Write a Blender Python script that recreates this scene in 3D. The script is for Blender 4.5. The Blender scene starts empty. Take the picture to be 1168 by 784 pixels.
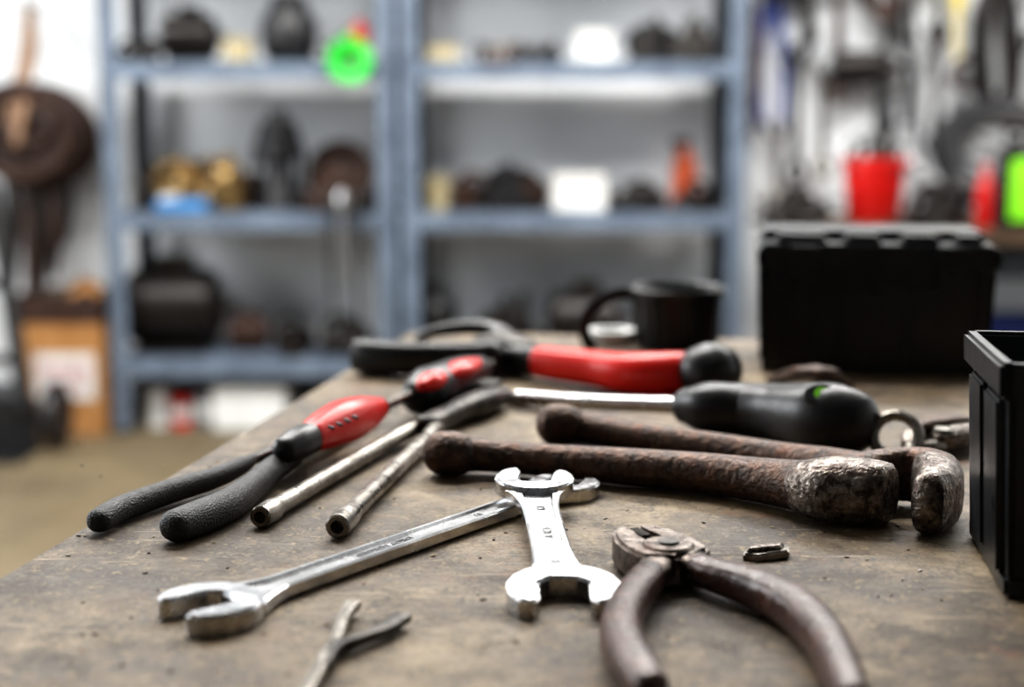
import bpy, bmesh, math, random
from mathutils import Vector, Matrix

# ---------------------------------------------------------------- survey helpers
FPX = 1622.0
CAM = Vector((0, 0, 1.05))
TH = math.atan((392 - 150) / FPX)
ST, CT = math.sin(TH), math.cos(TH)
TABLE_Z = 0.85

def ray(px, py):
    u = (px - 584) / FPX
    v = (392 - py) / FPX
    return Vector((u, CT + v * ST, -ST + v * CT))

def T(px, py, z=0.0):
    d = ray(px, py)
    t = (TABLE_Z + z - CAM.z) / d.z
    return CAM + d * t

def D(px, py, y):
    d = ray(px, py)
    return CAM + d * (y / d.y)

def X(px, y):
    return (px - 584) / FPX * y * 1.012

# ---------------------------------------------------------------- colours / materials
def c(r, g, b):
    def f(v):
        v /= 255.0
        return v / 12.92 if v <= 0.04045 else ((v + 0.055) / 1.055) ** 2.4
    return (f(r), f(g), f(b), 1.0)

def M(name, c1, c2=None, scale=30, rough=0.5, metal=0.0, rvar=0.12, bump=0.0, bscale=120,
      lo=0.4, hi=0.6, voro=False, c3=None, emis=None, coat=0.0, metal2=None, orange=None):
    m = bpy.data.materials.new(name)
    m.use_nodes = True
    nt = m.node_tree
    b = nt.nodes['Principled BSDF']
    N = nt.nodes.new
    L = nt.links.new
    tc = N('ShaderNodeTexCoord')
    n1 = N('ShaderNodeTexNoise')
    n1.inputs['Scale'].default_value = scale
    n1.inputs['Detail'].default_value = 6
    n1.inputs['Roughness'].default_value = 0.65
    L(tc.outputs['Object'], n1.inputs['Vector'])
    rp = N('ShaderNodeValToRGB')
    rp.color_ramp.elements[0].position = lo
    rp.color_ramp.elements[1].position = hi
    rp.color_ramp.elements[0].color = c1
    rp.color_ramp.elements[1].color = c2 if c2 else tuple([min(1, x * 1.12) for x in c1[:3]] + [1])
    if c3:
        e = rp.color_ramp.elements.new(min(0.98, hi + 0.12))
        e.color = c3
    L(n1.outputs['Fac'], rp.inputs['Fac'])
    out = rp.outputs['Color']
    if orange:
        no = N('ShaderNodeTexNoise')
        no.inputs['Scale'].default_value = scale * 0.35
        no.inputs['Detail'].default_value = 8
        no.inputs['Roughness'].default_value = 0.75
        L(tc.outputs['Object'], no.inputs['Vector'])
        mo = N('ShaderNodeMapRange')
        mo.inputs['From Min'].default_value = 0.50
        mo.inputs['From Max'].default_value = 0.66
        mo.inputs['To Max'].default_value = 0.65
        L(no.outputs['Fac'], mo.inputs['Value'])
        mx = N('ShaderNodeMix')
        mx.data_type = 'RGBA'
        L(mo.outputs['Result'], mx.inputs[0])
        L(out, mx.inputs[6])
        mx.inputs[7].default_value = orange
        out = mx.outputs[2]
    L(out, b.inputs['Base Color'])
    mr = N('ShaderNodeMapRange')
    mr.inputs['From Min'].default_value = 0.3
    mr.inputs['From Max'].default_value = 0.7
    mr.inputs['To Min'].default_value = max(0.03, rough - rvar)
    mr.inputs['To Max'].default_value = min(1, rough + rvar)
    n2 = N('ShaderNodeTexNoise')
    n2.inputs['Scale'].default_value = scale * 2.3
    n2.inputs['Detail'].default_value = 4
    L(tc.outputs['Object'], n2.inputs['Vector'])
    L(n2.outputs['Fac'], mr.inputs['Value'])
    L(mr.outputs['Result'], b.inputs['Roughness'])
    b.inputs['Metallic'].default_value = metal
    if metal2 is not None:
        mm = N('ShaderNodeMapRange')
        mm.inputs['From Min'].default_value = lo
        mm.inputs['From Max'].default_value = hi
        mm.inputs['To Min'].default_value = metal
        mm.inputs['To Max'].default_value = metal2
        L(n1.outputs['Fac'], mm.inputs['Value'])
        L(mm.outputs['Result'], b.inputs['Metallic'])
    if coat:
        b.inputs['Coat Weight'].default_value = coat
        b.inputs['Coat Roughness'].default_value = 0.15
    if bump:
        bp = N('ShaderNodeBump')
        bp.inputs['Strength'].default_value = bump
        bp.inputs['Distance'].default_value = 0.002
        if voro:
            n3 = N('ShaderNodeTexVoronoi')
            n3.inputs['Scale'].default_value = bscale
            L(tc.outputs['Object'], n3.inputs['Vector'])
            L(n3.outputs['Distance'], bp.inputs['Height'])
        else:
            n3 = N('ShaderNodeTexNoise')
            n3.inputs['Scale'].default_value = bscale
            n3.inputs['Detail'].default_value = 6
            L(tc.outputs['Object'], n3.inputs['Vector'])
            L(n3.outputs['Fac'], bp.inputs['Height'])
        L(bp.outputs['Normal'], b.inputs['Normal'])
    if emis:
        b.inputs['Emission Color'].default_value = emis[0]
        b.inputs['Emission Strength'].default_value = emis[1]
    return m

m_chrome = M('satin_chrome', c(186, 186, 187), c(214, 214, 215), 40, 0.24, 1.0, 0.06, 0.05, 500)
m_chrome2 = M('polished_jaw', c(168, 170, 173), c(212, 213, 215), 60, 0.26, 1.0, 0.08, 0.06, 400)
m_steel = M('worn_steel', c(108, 103, 96), c(150, 145, 138), 60, 0.33, 1.0, 0.12, 0.12, 400)
m_dsteel = M('dark_steel', c(42, 41, 41), c(84, 80, 76), 70, 0.42, 0.85, 0.12, 0.2, 300)
m_mark = M('engraved_mark', c(96, 97, 99), c(112, 113, 115), 70, 0.4, 1.0)
m_plhead = M('pliers_head_steel', c(66, 57, 51), c(126, 117, 109), 130, 0.34, 0.95, 0.14, 0.3, 300, c3=c(160, 150, 140), orange=c(70, 44, 32))
m_rust = M('rusty_iron', c(44, 31, 25), c(92, 72, 60), 150, 0.42, 0.4, 0.14, 0.85, 300, 0.38, 0.62,
           c3=c(134, 120, 110), metal2=0.7, orange=c(96, 58, 38))
m_rustworn = M('rust_worn_bright', c(60, 46, 39), c(154, 146, 138), 170, 0.32, 0.6, 0.14, 0.7, 340, 0.40, 0.62, metal2=1.0, orange=c(70, 48, 38))
m_plgrip = M('brown_dipped_grip', c(46, 27, 21), c(90, 60, 49), 90, 0.33, 0.05, 0.12, 0.4, 220, 0.36, 0.64, orange=c(58, 40, 34))
m_black = M('black_rubber', c(17, 17, 19), c(27, 27, 30), 40, 0.38, 0, 0.08, 0.08, 300)
m_blackgrip = M('black_textured_grip', c(11, 11, 13), c(20, 20, 23), 60, 0.5, 0, 0.08, 0.35, 900, voro=True)
m_blackpl = M('black_plastic', c(17, 20, 23), c(25, 29, 33), 14, 0.34, 0, 0.08, 0.08, 500)
m_red = M('red_rubber', c(220, 24, 12), c(234, 34, 20), 20, 0.32, 0, 0.06, 0.06, 300)
m_green = M('green_logo', c(110, 190, 20), c(130, 210, 40), 20, 0.4)
m_wall = M('white_wall_paint', c(218, 221, 224), c(230, 232, 234), 3, 0.7, 0, 0.05, 0.1, 60)
m_ceil = M('ceiling_paint', c(180, 182, 184), c(195, 196, 198), 3, 0.8)
m_floor = M('concrete_floor', c(78, 68, 50), c(110, 97, 74), 2.2, 0.6, 0, 0.15, 0.2, 30, 0.35, 0.65)
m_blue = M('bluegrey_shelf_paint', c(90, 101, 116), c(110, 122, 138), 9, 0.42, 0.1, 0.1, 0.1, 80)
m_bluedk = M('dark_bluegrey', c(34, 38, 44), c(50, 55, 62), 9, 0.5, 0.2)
m_card = M('cardboard', c(150, 104, 58), c(172, 126, 76), 14, 0.8, 0, 0.05, 0.1, 100)
m_white = M('white_carton', c(200, 201, 199), c(214, 214, 212), 10, 0.6)
m_redp = M('red_plastic', c(176, 16, 12), c(200, 26, 20), 10, 0.35)
m_yel = M('yellow_plastic', c(205, 180, 50), c(216, 195, 70), 10, 0.5)
m_cream = M('cream_carton', c(150, 138, 106), c(170, 158, 126), 10, 0.6)
m_orange = M('orange_plastic', c(180, 72, 18), c(196, 88, 28), 10, 0.4)
m_neon = M('neon_green_plastic', c(24, 190, 44), c(44, 210, 66), 10, 0.4)
m_lime = M('lime_green_vinyl', c(128, 220, 30), c(148, 232, 50), 10, 0.4)
m_bluep = M('blue_plastic', c(20, 44, 116), c(30, 58, 140), 10, 0.4)
m_cyan = M('light_blue_plastic', c(44, 112, 170), c(60, 130, 188), 10, 0.4)
m_brown = M('brown_leather', c(34, 20, 15), c(62, 39, 29), 30, 0.6, 0, 0.1, 0.3, 90)
m_tan = M('tan_strap', c(128, 98, 74), c(154, 122, 96), 30, 0.6)
m_brass = M('tarnished_brass', c(86, 67, 40), c(184, 154, 106), 30, 0.26, 0.9)
m_dirty = M('oily_cast_iron', c(20, 18, 17), c(46, 40, 37), 25, 0.36, 0.4)
m_rustdk = M('dark_rust', c(40, 25, 19), c(76, 50, 38), 30, 0.6, 0.3)
m_grey = M('grey_paint', c(90, 92, 96), c(112, 114, 118), 12, 0.5)
m_wood = M('bench_wood', c(60, 46, 33), c(82, 64, 46), 12, 0.6)
m_pane = M('added_window_pane', c(235, 240, 245), rough=.2, emis=((0.90, .95, 1, 1), 2.0))  # glowing pane for the added, out-of-view window

# bench top: stained, scratched, oily surface
def bench_material():
    m = bpy.data.materials.new('stained_bench_top')
    m.use_nodes = True
    nt = m.node_tree
    b = nt.nodes['Principled BSDF']
    N = nt.nodes.new
    L = nt.links.new
    tc = N('ShaderNodeTexCoord')
    def noise(s, d=8, r=0.65, dist=0.0, vec=None):
        n = N('ShaderNodeTexNoise')
        n.inputs['Scale'].default_value = s
        n.inputs['Detail'].default_value = d
        n.inputs['Roughness'].default_value = r
        n.inputs['Distortion'].default_value = dist
        L(vec if vec else tc.outputs['Object'], n.inputs['Vector'])
        return n
    def ramp(src, stops):
        r = N('ShaderNodeValToRGB')
        r.color_ramp.elements[0].position = stops[0][0]
        r.color_ramp.elements[0].color = stops[0][1]
        r.color_ramp.elements[1].position = stops[-1][0]
        r.color_ramp.elements[1].color = stops[-1][1]
        for p, col in stops[1:-1]:
            e = r.color_ramp.elements.new(p)
            e.color = col
        L(src, r.inputs['Fac'])
        return r
    def mix(fac, a, bb, mode='MIX'):
        x = N('ShaderNodeMix')
        x.data_type = 'RGBA'
        x.blend_type = mode
        if isinstance(fac, float):
            x.inputs[0].default_value = fac
        else:
            L(fac, x.inputs[0])
        L(a, x.inputs[6])
        if isinstance(bb, tuple):
            x.inputs[7].default_value = bb
        else:
            L(bb, x.inputs[7])
        return x.outputs[2]
    big = noise(7, 12, 0.72, 0.15)
    base = ramp(big.outputs['Fac'], [(0.38, c(50, 39, 27)), (0.46, c(86, 70, 49)), (0.53, c(112, 93, 67)), (0.63, c(158, 138, 106))])
    mid = noise(30, 14, 0.84, 0.1)
    mask = ramp(mid.outputs['Fac'], [(0.47, (0, 0, 0, 1)), (0.57, (.8, .8, .8, 1))])
    col = mix(mask.outputs['Color'], base.outputs['Color'], c(50, 39, 29))
    sp = noise(120, 10, 0.85)
    spm = ramp(sp.outputs['Fac'], [(0.53, (0, 0, 0, 1)), (0.60, (0.75, 0.75, 0.75, 1))])
    col = mix(spm.outputs['Color'], col, c(168, 148, 116))
    sp2 = noise(190, 6, 0.7)
    spm2 = ramp(sp2.outputs['Fac'], [(0.35, (0.9, 0.9, 0.9, 1)), (0.42, (0, 0, 0, 1))])
    col = mix(spm2.outputs['Color'], col, c(26, 20, 16))
    for rot, amt in ((0.5, .6), (-0.8, .5)):
        mp = N('ShaderNodeMapping')
        mp.inputs['Rotation'].default_value = (0, 0, rot)
        mp.inputs['Scale'].default_value = (14, 360, 1)
        L(tc.outputs['Object'], mp.inputs['Vector'])
        sc = noise(1.0, 4, 0.6, 0.3, mp.outputs['Vector'])
        scm = ramp(sc.outputs['Fac'], [(0.66, (0, 0, 0, 1)), (0.70, (amt, amt, amt, 1))])
        col = mix(scm.outputs['Color'], col, c(186, 170, 142))
    rn = noise(16, 9, 0.75)
    rm = ramp(rn.outputs['Fac'], [(0.58, (0, 0, 0, 1)), (0.68, (0.6, 0.6, 0.6, 1))])
    col = mix(rm.outputs['Color'], col, c(120, 72, 38))
    L(col, b.inputs['Base Color'])
    mr = N('ShaderNodeMapRange')
    mr.inputs['From Min'].default_value = 0.4
    mr.inputs['From Max'].default_value = 0.6
    mr.inputs['To Min'].default_value = 0.32
    mr.inputs['To Max'].default_value = 0.66
    L(mid.outputs['Fac'], mr.inputs['Value'])
    L(mr.outputs['Result'], b.inputs['Roughness'])
    bp = N('ShaderNodeBump')
    bp.inputs['Strength'].default_value = 0.7
    bp.inputs['Distance'].default_value = 0.002
    L(noise(110, 10, 0.74).outputs['Fac'], bp.inputs['Height'])
    L(bp.outputs['Normal'], b.inputs['Normal'])
    return m
m_bench = bench_material()

# ---------------------------------------------------------------- mesh builder
def frame(loc, xdir, up=(0, 0, 1)):
    x = Vector(xdir).normalized()
    u = Vector(up)
    y = u.cross(x).normalized()
    z = x.cross(y).normalized()
    m = Matrix((x, y, z)).transposed().to_4x4()
    m.translation = Vector(loc)
    return m

def catmull(vals, sub):
    out = []
    n = len(vals)
    for i in range(n - 1):
        p0 = vals[max(i - 1, 0)]
        p1 = vals[i]
        p2 = vals[i + 1]
        p3 = vals[min(i + 2, n - 1)]
        for k in range(sub):
            t = k / sub
            t2, t3 = t * t, t * t * t
            out.append((p1 * 2 + (p2 - p0) * t + (p0 * 2 - p1 * 5 + p2 * 4 - p3) * t2 + (p1 * 3 - p0 - p2 * 3 + p3) * t3) * 0.5)
    out.append(vals[-1])
    return out

PANEL = [(-1, -.7), (-.88, -1), (-.68, -1), (-.60, -.55), (.60, -.55), (.68, -1), (.88, -1), (1, -.7),
         (1, .7), (.88, 1), (.68, 1), (.60, .55), (-.60, .55), (-.68, 1), (-.88, 1), (-1, .7)]

class B:
    def __init__(s, name):
        s.name = name
        s.bm = bmesh.new()
        s.mats = []
    def mi(s, m):
        if m not in s.mats:
            s.mats.append(m)
        return s.mats.index(m)
    def add(s, tb, mat, mtx=None):
        if mtx is not None:
            tb.transform(mtx)
        bmesh.ops.recalc_face_normals(tb, faces=tb.faces[:])
        i = s.mi(mat)
        for f in tb.faces:
            f.material_index = i
        me = bpy.data.meshes.new('tmp')
        tb.to_mesh(me)
        tb.free()
        s.bm.from_mesh(me)
        bpy.data.meshes.remove(me)
        return s
    def box(s, lo, hi, mat, bev=0.0, mtx=None, seg=2):
        tb = bmesh.new()
        bmesh.ops.create_cube(tb, size=1)
        lo = Vector(lo); hi = Vector(hi)
        for v in tb.verts:
            v.co = Vector(((lo[i] + hi[i]) / 2 + v.co[i] * (hi[i] - lo[i]) for i in range(3)))
        if bev:
            bmesh.ops.bevel(tb, geom=tb.edges[:], offset=bev, segments=seg, affect='EDGES')
        return s.add(tb, mat, mtx)
    def prism(s, pts, z0, z1, mat, bev=0.0, mtx=None, seg=2):
        tb = bmesh.new()
        vs = [tb.verts.new((p[0], p[1], z0)) for p in pts]
        f = tb.faces.new(vs)
        r = bmesh.ops.extrude_face_region(tb, geom=[f])
        for e in r['geom']:
            if isinstance(e, bmesh.types.BMVert):
                e.co.z = z1
        if bev:
            ed = [e for e in tb.edges if abs(e.verts[0].co.z - e.verts[1].co.z) < 1e-7]
            bmesh.ops.bevel(tb, geom=ed, offset=bev, segments=seg, affect='EDGES', clamp_overlap=True)
        bmesh.ops.triangulate(tb, faces=[f for f in tb.faces if len(f.verts) > 4])
        return s.add(tb, mat, mtx)
    def lathe(s, prof, mat, mtx=None, n=28):
        tb = bmesh.new()
        rings = []
        for r, z in prof:
            r = max(r, 1e-5)
            rings.append([tb.verts.new((r * math.cos(2 * math.pi * k / n), r * math.sin(2 * math.pi * k / n), z)) for k in range(n)])
        for a, b in zip(rings, rings[1:]):
            for k in range(n):
                tb.faces.new((a[k], a[(k + 1) % n], b[(k + 1) % n], b[k]))
        for rg in (rings[0], rings[-1]):
            tb.faces.new(rg)
        bmesh.ops.remove_doubles(tb, verts=tb.verts[:], dist=3e-5)
        return s.add(tb, mat, mtx)
    def torus(s, R, r, mat, mtx=None, n=36, k=10, a0=0, a1=2 * math.pi):
        full = abs(a1 - a0 - 2 * math.pi) < 1e-6
        tb = bmesh.new()
        rings = []
        cnt = n if full else n + 1
        for i in range(cnt):
            a = a0 + (a1 - a0) * i / n
            rings.append([tb.verts.new(((R + r * math.cos(2 * math.pi * j / k)) * math.cos(a),
                                        (R + r * math.cos(2 * math.pi * j / k)) * math.sin(a),
                                        r * math.sin(2 * math.pi * j / k))) for j in range(k)])
        for i in range(cnt if full else cnt - 1):
            a, b = rings[i], rings[(i + 1) % cnt]
            for j in range(k):
                tb.faces.new((a[j], a[(j + 1) % k], b[(j + 1) % k], b[j]))
        if not full:
            tb.faces.new(rings[0]); tb.faces.new(rings[-1])
        return s.add(tb, mat, mtx)
    def sweep(s, pts, rad, mat, up=(0, 0, 1), n=18, ex=2.0, sub=6, cap=('round', 'round'), sec=None, mtx=None):
        pts = [Vector(p) for p in pts]
        rr = [Vector((r, r)) if not isinstance(r, (tuple, list)) else Vector(r) for r in rad]
        P = catmull(pts, sub)
        R = catmull(rr, sub)
        tb = bmesh.new()
        upv = Vector(up)
        if sec is None:
            sec = []
            for k in range(n):
                a = 2 * math.pi * k / n
                cx, sx = math.cos(a), math.sin(a)
                sec.append((math.copysign(abs(cx) ** (2 / ex), cx), math.copysign(abs(sx) ** (2 / ex), sx)))
        def ring(p, t, r):
            side = t.cross(upv)
            if side.length < 1e-4:
                side = t.cross(Vector((0, 1, 0.01)))
            side.normalize()
            u = side.cross(t).normalized()
            return [tb.verts.new(p + side * (r[0] * a) + u * (r[1] * b)) for a, b in sec]
        tang = []
        for i in range(len(P)):
            a = P[max(i - 1, 0)]
            b = P[min(i + 1, len(P) - 1)]
            tang.append((b - a).normalized())
        def capring(i, sgn, kind):
            p, t, r = P[i], tang[i], R[i]
            out = []
            if kind == 'round':
                L = min(r[0], r[1]) * 0.9
                for k in range(1, 5):
                    a = k / 5 * math.pi / 2
                    out.append(ring(p + t * sgn * L * math.sin(a), t, r * math.cos(a)))
            elif kind == 'chamfer':
                e = min(r[0], r[1]) * 0.18
                out.append(ring(p + t * sgn * e, t, Vector((r[0] - e, r[1] - e))))
            elif kind == 'hole':
                e = min(r[0], r[1]) * 0.15
                out.append(ring(p + t * sgn * e, t, Vector((r[0] - e, r[1] - e))))
                out.append(ring(p + t * sgn * e, t, r * 0.55))
                out.append(ring(p - t * sgn * r[0] * 1.6, t, r * 0.5))
            return out
        start = list(reversed(capring(0, -1, cap[0])))
        body = [ring(P[i], tang[i], R[i]) for i in range(len(P))]
        end = capring(len(P) - 1, 1, cap[1])
        rings = start + body + end
        m = len(sec)
        for a, b in zip(rings, rings[1:]):
            for k in range(m):
                tb.faces.new((a[k], a[(k + 1) % m], b[(k + 1) % m], b[k]))
        tb.faces.new(rings[0])
        tb.faces.new(rings[-1])
        return s.add(tb, mat, mtx)
    def text(s, body, size, ext, mat, mtx):
        cu = bpy.data.curves.new('t', 'FONT')
        cu.body = body
        cu.size = size
        cu.extrude = ext
        cu.align_x = 'CENTER'
        cu.align_y = 'CENTER'
        ob = bpy.data.objects.new('t', cu)
        bpy.context.scene.collection.objects.link(ob)
        dg = bpy.context.evaluated_depsgraph_get()
        me = bpy.data.meshes.new_from_object(ob.evaluated_get(dg))
        tb = bmesh.new()
        tb.from_mesh(me)
        bpy.data.objects.remove(ob)
        bpy.data.curves.remove(cu)
        return s.add(tb, mat, mtx)
    def done(s, smooth=35, origin=None):
        vs = s.bm.verts
        lo = Vector((min(v.co[i] for v in vs) for i in range(3)))
        hi = Vector((max(v.co[i] for v in vs) for i in range(3)))
        o = Vector(((lo.x + hi.x) / 2, (lo.y + hi.y) / 2, lo.z))
        s.bm.transform(Matrix.Translation(-o))
        for f in s.bm.faces:
            f.smooth = True
        me = bpy.data.meshes.new(s.name)
        s.bm.to_mesh(me)
        s.bm.free()
        for m in s.mats:
            me.materials.append(m)
        me.set_sharp_from_angle(angle=math.radians(smooth))
        ob = bpy.data.objects.new(s.name, me)
        ob.location = o
        bpy.context.scene.collection.objects.link(ob)
        return ob

# ---------------------------------------------------------------- room
def slab(name, lo, hi, mat):
    b = B(name); b.box(lo, hi, mat); return b.done()
slab('floor', (-3.4, -2.6, -0.1), (3.4, 5.6, 0), m_floor)
slab('ceiling', (-3.4, -2.6, 2.9), (3.4, 5.6, 3.0), m_ceil)
slab('wall_back', (-3.4, 5.45, 0), (3.4, 5.6, 2.9), m_wall)
slab('wall_right', (3.25, -2.6, 0), (3.4, 5.45, 2.9), m_wall)
slab('wall_front', (-3.25, -2.6, 0), (3.25, -2.45, 2.9), m_grey)
WY0, WY1, WZ0, WZ1 = 1.5, 3.9, 1.0, 2.3
b = B('wall_left')
b.box((-3.4, -2.6, 0), (-3.25, WY0, 2.9), m_wall)
b.box((-3.4, WY1, 0), (-3.25, 5.45, 2.9), m_wall)
b.box((-3.4, WY0, 0), (-3.25, WY1, WZ0), m_wall)
b.box((-3.4, WY0, WZ1), (-3.25, WY1, 2.9), m_wall)
b.done()
b = B('added_window_1')  # unseen window, added to brighten the wall behind the shelves
for y in (WY0 + .025, (WY0 * 2 + WY1) / 3, (WY0 + 2 * WY1) / 3, WY1 - .025):
    b.box((-3.36, y - .024, WZ0 + .001), (-3.30, y + .024, WZ1 - .001), m_grey, .002)
for z in (WZ0 + .025, WZ1 - .025):
    b.box((-3.36, WY0 + .001, z - .024), (-3.30, WY1 - .001, z + .024), m_grey, .002)
b.box((-3.335, WY0 + .02, WZ0 + .02), (-3.33, WY1 - .02, WZ1 - .02), m_pane)
b.done()
b = B('baseboard_back'); b.box((-3.25, 5.43, 0), (3.25, 5.449, 0.09), m_grey, 0.003); b.done()

# ---------------------------------------------------------------- workbench
c0 = Vector((-0.103, 1.425, 0))
ex = Vector((0.987, -0.160, 0)).normalized()
mt = frame(c0, ex)
b = B('workbench')
b.box((0, -1.26, TABLE_Z - 0.035), (1.95, 0, TABLE_Z), m_bench, 0.0025, mt)
b.box((0.03, -1.22, TABLE_Z - 0.11), (1.92, -1.18, TABLE_Z - 0.035), m_grey, 0.002, mt)
b.box((0.03, -0.08, TABLE_Z - 0.11), (1.92, -0.04, TABLE_Z - 0.035), m_grey, 0.002, mt)
b.box((0.03, -1.22, TABLE_Z - 0.11), (0.07, -0.04, TABLE_Z - 0.035), m_grey, 0.002, mt)
b.box((1.88, -1.22, TABLE_Z - 0.11), (1.92, -0.04, TABLE_Z - 0.035), m_grey, 0.002, mt)
for lx in (0.03, 1.86):
    for ly in (-1.22, -0.10):
        b.box((lx, ly, 0), (lx + 0.06, ly + 0.06, TABLE_Z - 0.035), m_grey, 0.003, mt)
b.box((0.05, -1.18, 0.22), (1.90, -0.08, 0.245), m_wood, 0.002, mt)
b.done()

# ---------------------------------------------------------------- wrenches
def jaw_outline(R, w, ang, cx, cy):
    h = [(-.34, 0), (-.32, .26), (-.12, w), (.70, w), (.84, w + .09), (.86, w + .2), (.76, .86), (.52, 1.0),
         (.22, 1.08), (-.12, 1.08), (-.44, .98), (-.72, .76), (-.92, .46), (-1.0, .14)]
    pts = h + [(x, -y) for x, y in reversed(h) if y != 0]
    ca, sa = math.cos(ang), math.sin(ang)
    return [(cx + R * (x * ca - y * sa), cy + R * (x * sa + y * ca)) for x, y in pts]

def open_wrench(name, A, Bp, R1, R2, o1, o2, hw, ht, mark=None, w1=.48, w2=.48):
    A = Vector(A); Bp = Vector(Bp)
    L = (Bp - A).length
    mtx = frame(A, Bp - A)
    b = B(name)
    t1, t2 = R1 * 0.44, R2 * 0.44
    b.prism(jaw_outline(R1, w1, math.pi + o1, 0, 0), 0, t1, m_chrome2, 0.0012, mtx)
    b.prism(jaw_outline(R2, w2, o2, L, 0), 0, t2, m_chrome2, 0.001, mtx)
    zc = ht * 0.62
    p = [(R1 * .62, 0, zc), (R1 * .95, 0, zc), (R1 * 1.5, 0, zc), (R1 * 2.2, 0, zc), (L / 2, 0, zc),
         (L - R2 * 2.2, 0, zc), (L - R2 * 1.5, 0, zc), (L - R2 * .95, 0, zc), (L - R2 * .62, 0, zc)]
    hh = ht / 2
    r = [(R1 * .85, hh * 1.1), (R1 * .66, hh * 1.1), (hw * 1.18, hh), (hw, hh), (hw * 0.97, hh), (hw, hh),
         (hw * 1.12, hh), (R2 * .66, hh * 1.1), (R2 * .85, hh * 1.1)]
    b.sweep(p, r, m_chrome, sec=PANEL, cap=('chamfer', 'chamfer'), mtx=mtx)
    if mark:
        for txt, fx, sz in mark:
            mm = mtx @ Matrix.Translation((L * fx, 0, zc + hh * 0.55)) @ Matrix.Rotation(math.pi, 4, 'Z')
            b.text(txt, sz, 0.0003, m_mark, mm)
    return b.done(28)

lA = T(243, 706, 0.0); lB = T(642, 566, 0.0)
open_wrench('open_end_wrench', lA, lB, .0208, .0182, math.radians(-14), math.radians(18), .0080, .0064,
            [('DROP FORGED', .42, .0056), ('17', .70, .006)], w1=.44)
sA = T(643, 690, 0.0); sB = T(609, 562, 0.0100)
open_wrench('open_end_wrench', sA, sB, .0226, .0192, math.radians(-4), math.radians(-12), .0094, .0054,
            [('18', .26, .007), ('CR-V', .50, .0062), ('19', .74, .0065)])

# ---------------------------------------------------------------- combination pliers (brown grips)
b = B('combination_pliers')
z = 0.009
piv = T(762, 640, z)
tip = T(710, 610, z)
ax = (tip - piv).normalized()
mt_p = frame(Vector((piv.x, piv.y, TABLE_Z)), ax)
jawA = [(-.016, .003), (-.008, .0170), (.006, .0186), (.018, .0174), (.030, .0132), (.0360, .0095), (.0368, .0024), (.027, .0020), (.020, .0035), (.013, .0035), (.009, .0008), (-.004, -.004)]
jawB = [(x, -y) for x, y in jawA]
b.prism(jawA, .0015, .0162, m_plhead, .0018, mt_p)
b.prism(list(reversed(jawB)), .0012, .0158, m_plhead, .0018, mt_p)
for i in range(6):
    x0 = .0215 + i * .0023
    b.box((x0, -.0026, .003), (x0 + .0012, .0026, .0154), m_dsteel, 0.0003, mt_p)
b.lathe([(.0, .0), (.0115, .0005), (.0120, .002), (.0120, .0162), (.0108, .0174), (.0, .0176)], m_plhead, mt_p)
b.lathe([(.0, .0170), (.0052, .0173), (.0045, .0186), (.0, .0189)], m_dsteel, mt_p)
HL = [(752, 646), (735, 666), (716, 693), (708, 724), (720, 756), (742, 788)]
HR = [(782, 642), (815, 656), (862, 672), (905, 694), (938, 728), (960, 770), (972, 800)]
b.sweep([T(x, y, .0095) for x, y in HL[:2]] , [(.0085, .006), (.0062, .0058)], m_plhead, ex=2.8)
b.sweep([T(x, y, .0095) for x, y in HR[:2]] , [(.0095, .006), (.0068, .0058)], m_plhead, ex=2.8)
b.sweep([T(x, y, .0095) for x, y in [(742, 656)] + HL[1:]], [(.0066, .0066), (.0074, .0072), (.0078, .0082), (.0082, .0088), (.0078, .0086), (.0066, .0074)], m_plgrip, ex=2.8)
b.sweep([T(x, y, .0095) for x, y in [(798, 650)] + HR[1:]], [(.0066, .0066), (.0074, .0070), (.0078, .0082), (.0084, .0088), (.0080, .0086), (.0072, .008), (.0062, .007)], m_plgrip, ex=2.8)
b.done(40)

# ---------------------------------------------------------------- cotter pin
b = B('cotter_pin')
b.sweep([T(402, 690, .0045), T(392, 706, .0045), T(385, 728, .004), T(372, 752, .0038), T(345, 800, .0035)],
        [(.0036, .0022), (.0026, .0022), (.0025, .0026), (.0029, .003), (.0032, .003)], m_steel, ex=4, cap=('chamfer', 'round'))
b.sweep([T(459, 704, .0042), T(438, 718, .004), T(410, 730, .004), T(384, 742, .004), T(372, 762, .0038)],
        [(.0042, .0020), (.0038, .002), (.0026, .0024), (.0024, .003), (.002, .003)], m_dsteel, ex=4, cap=('chamfer', 'round'))
b.done()

# ---------------------------------------------------------------- scrap chip + shavings
b = B('metal_chip')
m1 = frame(T(874, 636, 0), (1, 0.30, 0.06))
b.prism([(-.0125, -.001), (-.008, -.0060), (.009, -.006), (.0125, .001), (.007, .0056), (-.004, .0064), (-.010, .003)], 0, .0040, m_steel, .0009, m1)
b.prism([(-.0105, -.001), (.006, -.0035), (.010, .001), (-.006, .0035)], .0037, .0060, m_rustworn, .0006, m1)
b.done()
random.seed(5)
b = B('metal_shavings')
for i in range(160):
    px = random.uniform(60, 1080); py = random.uniform(470, 775)
    p = T(px, py, 0)
    a = random.uniform(0, 6.28)
    l = random.uniform(.0004, .0014)
    b.box((-l, -.0004, 0), (l, .0004, .0006), random.choice([m_rustdk, m_rustdk, m_tan, m_steel, m_cream]), 0,
          frame(p, (math.cos(a), math.sin(a), 0)))
b.done()

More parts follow.
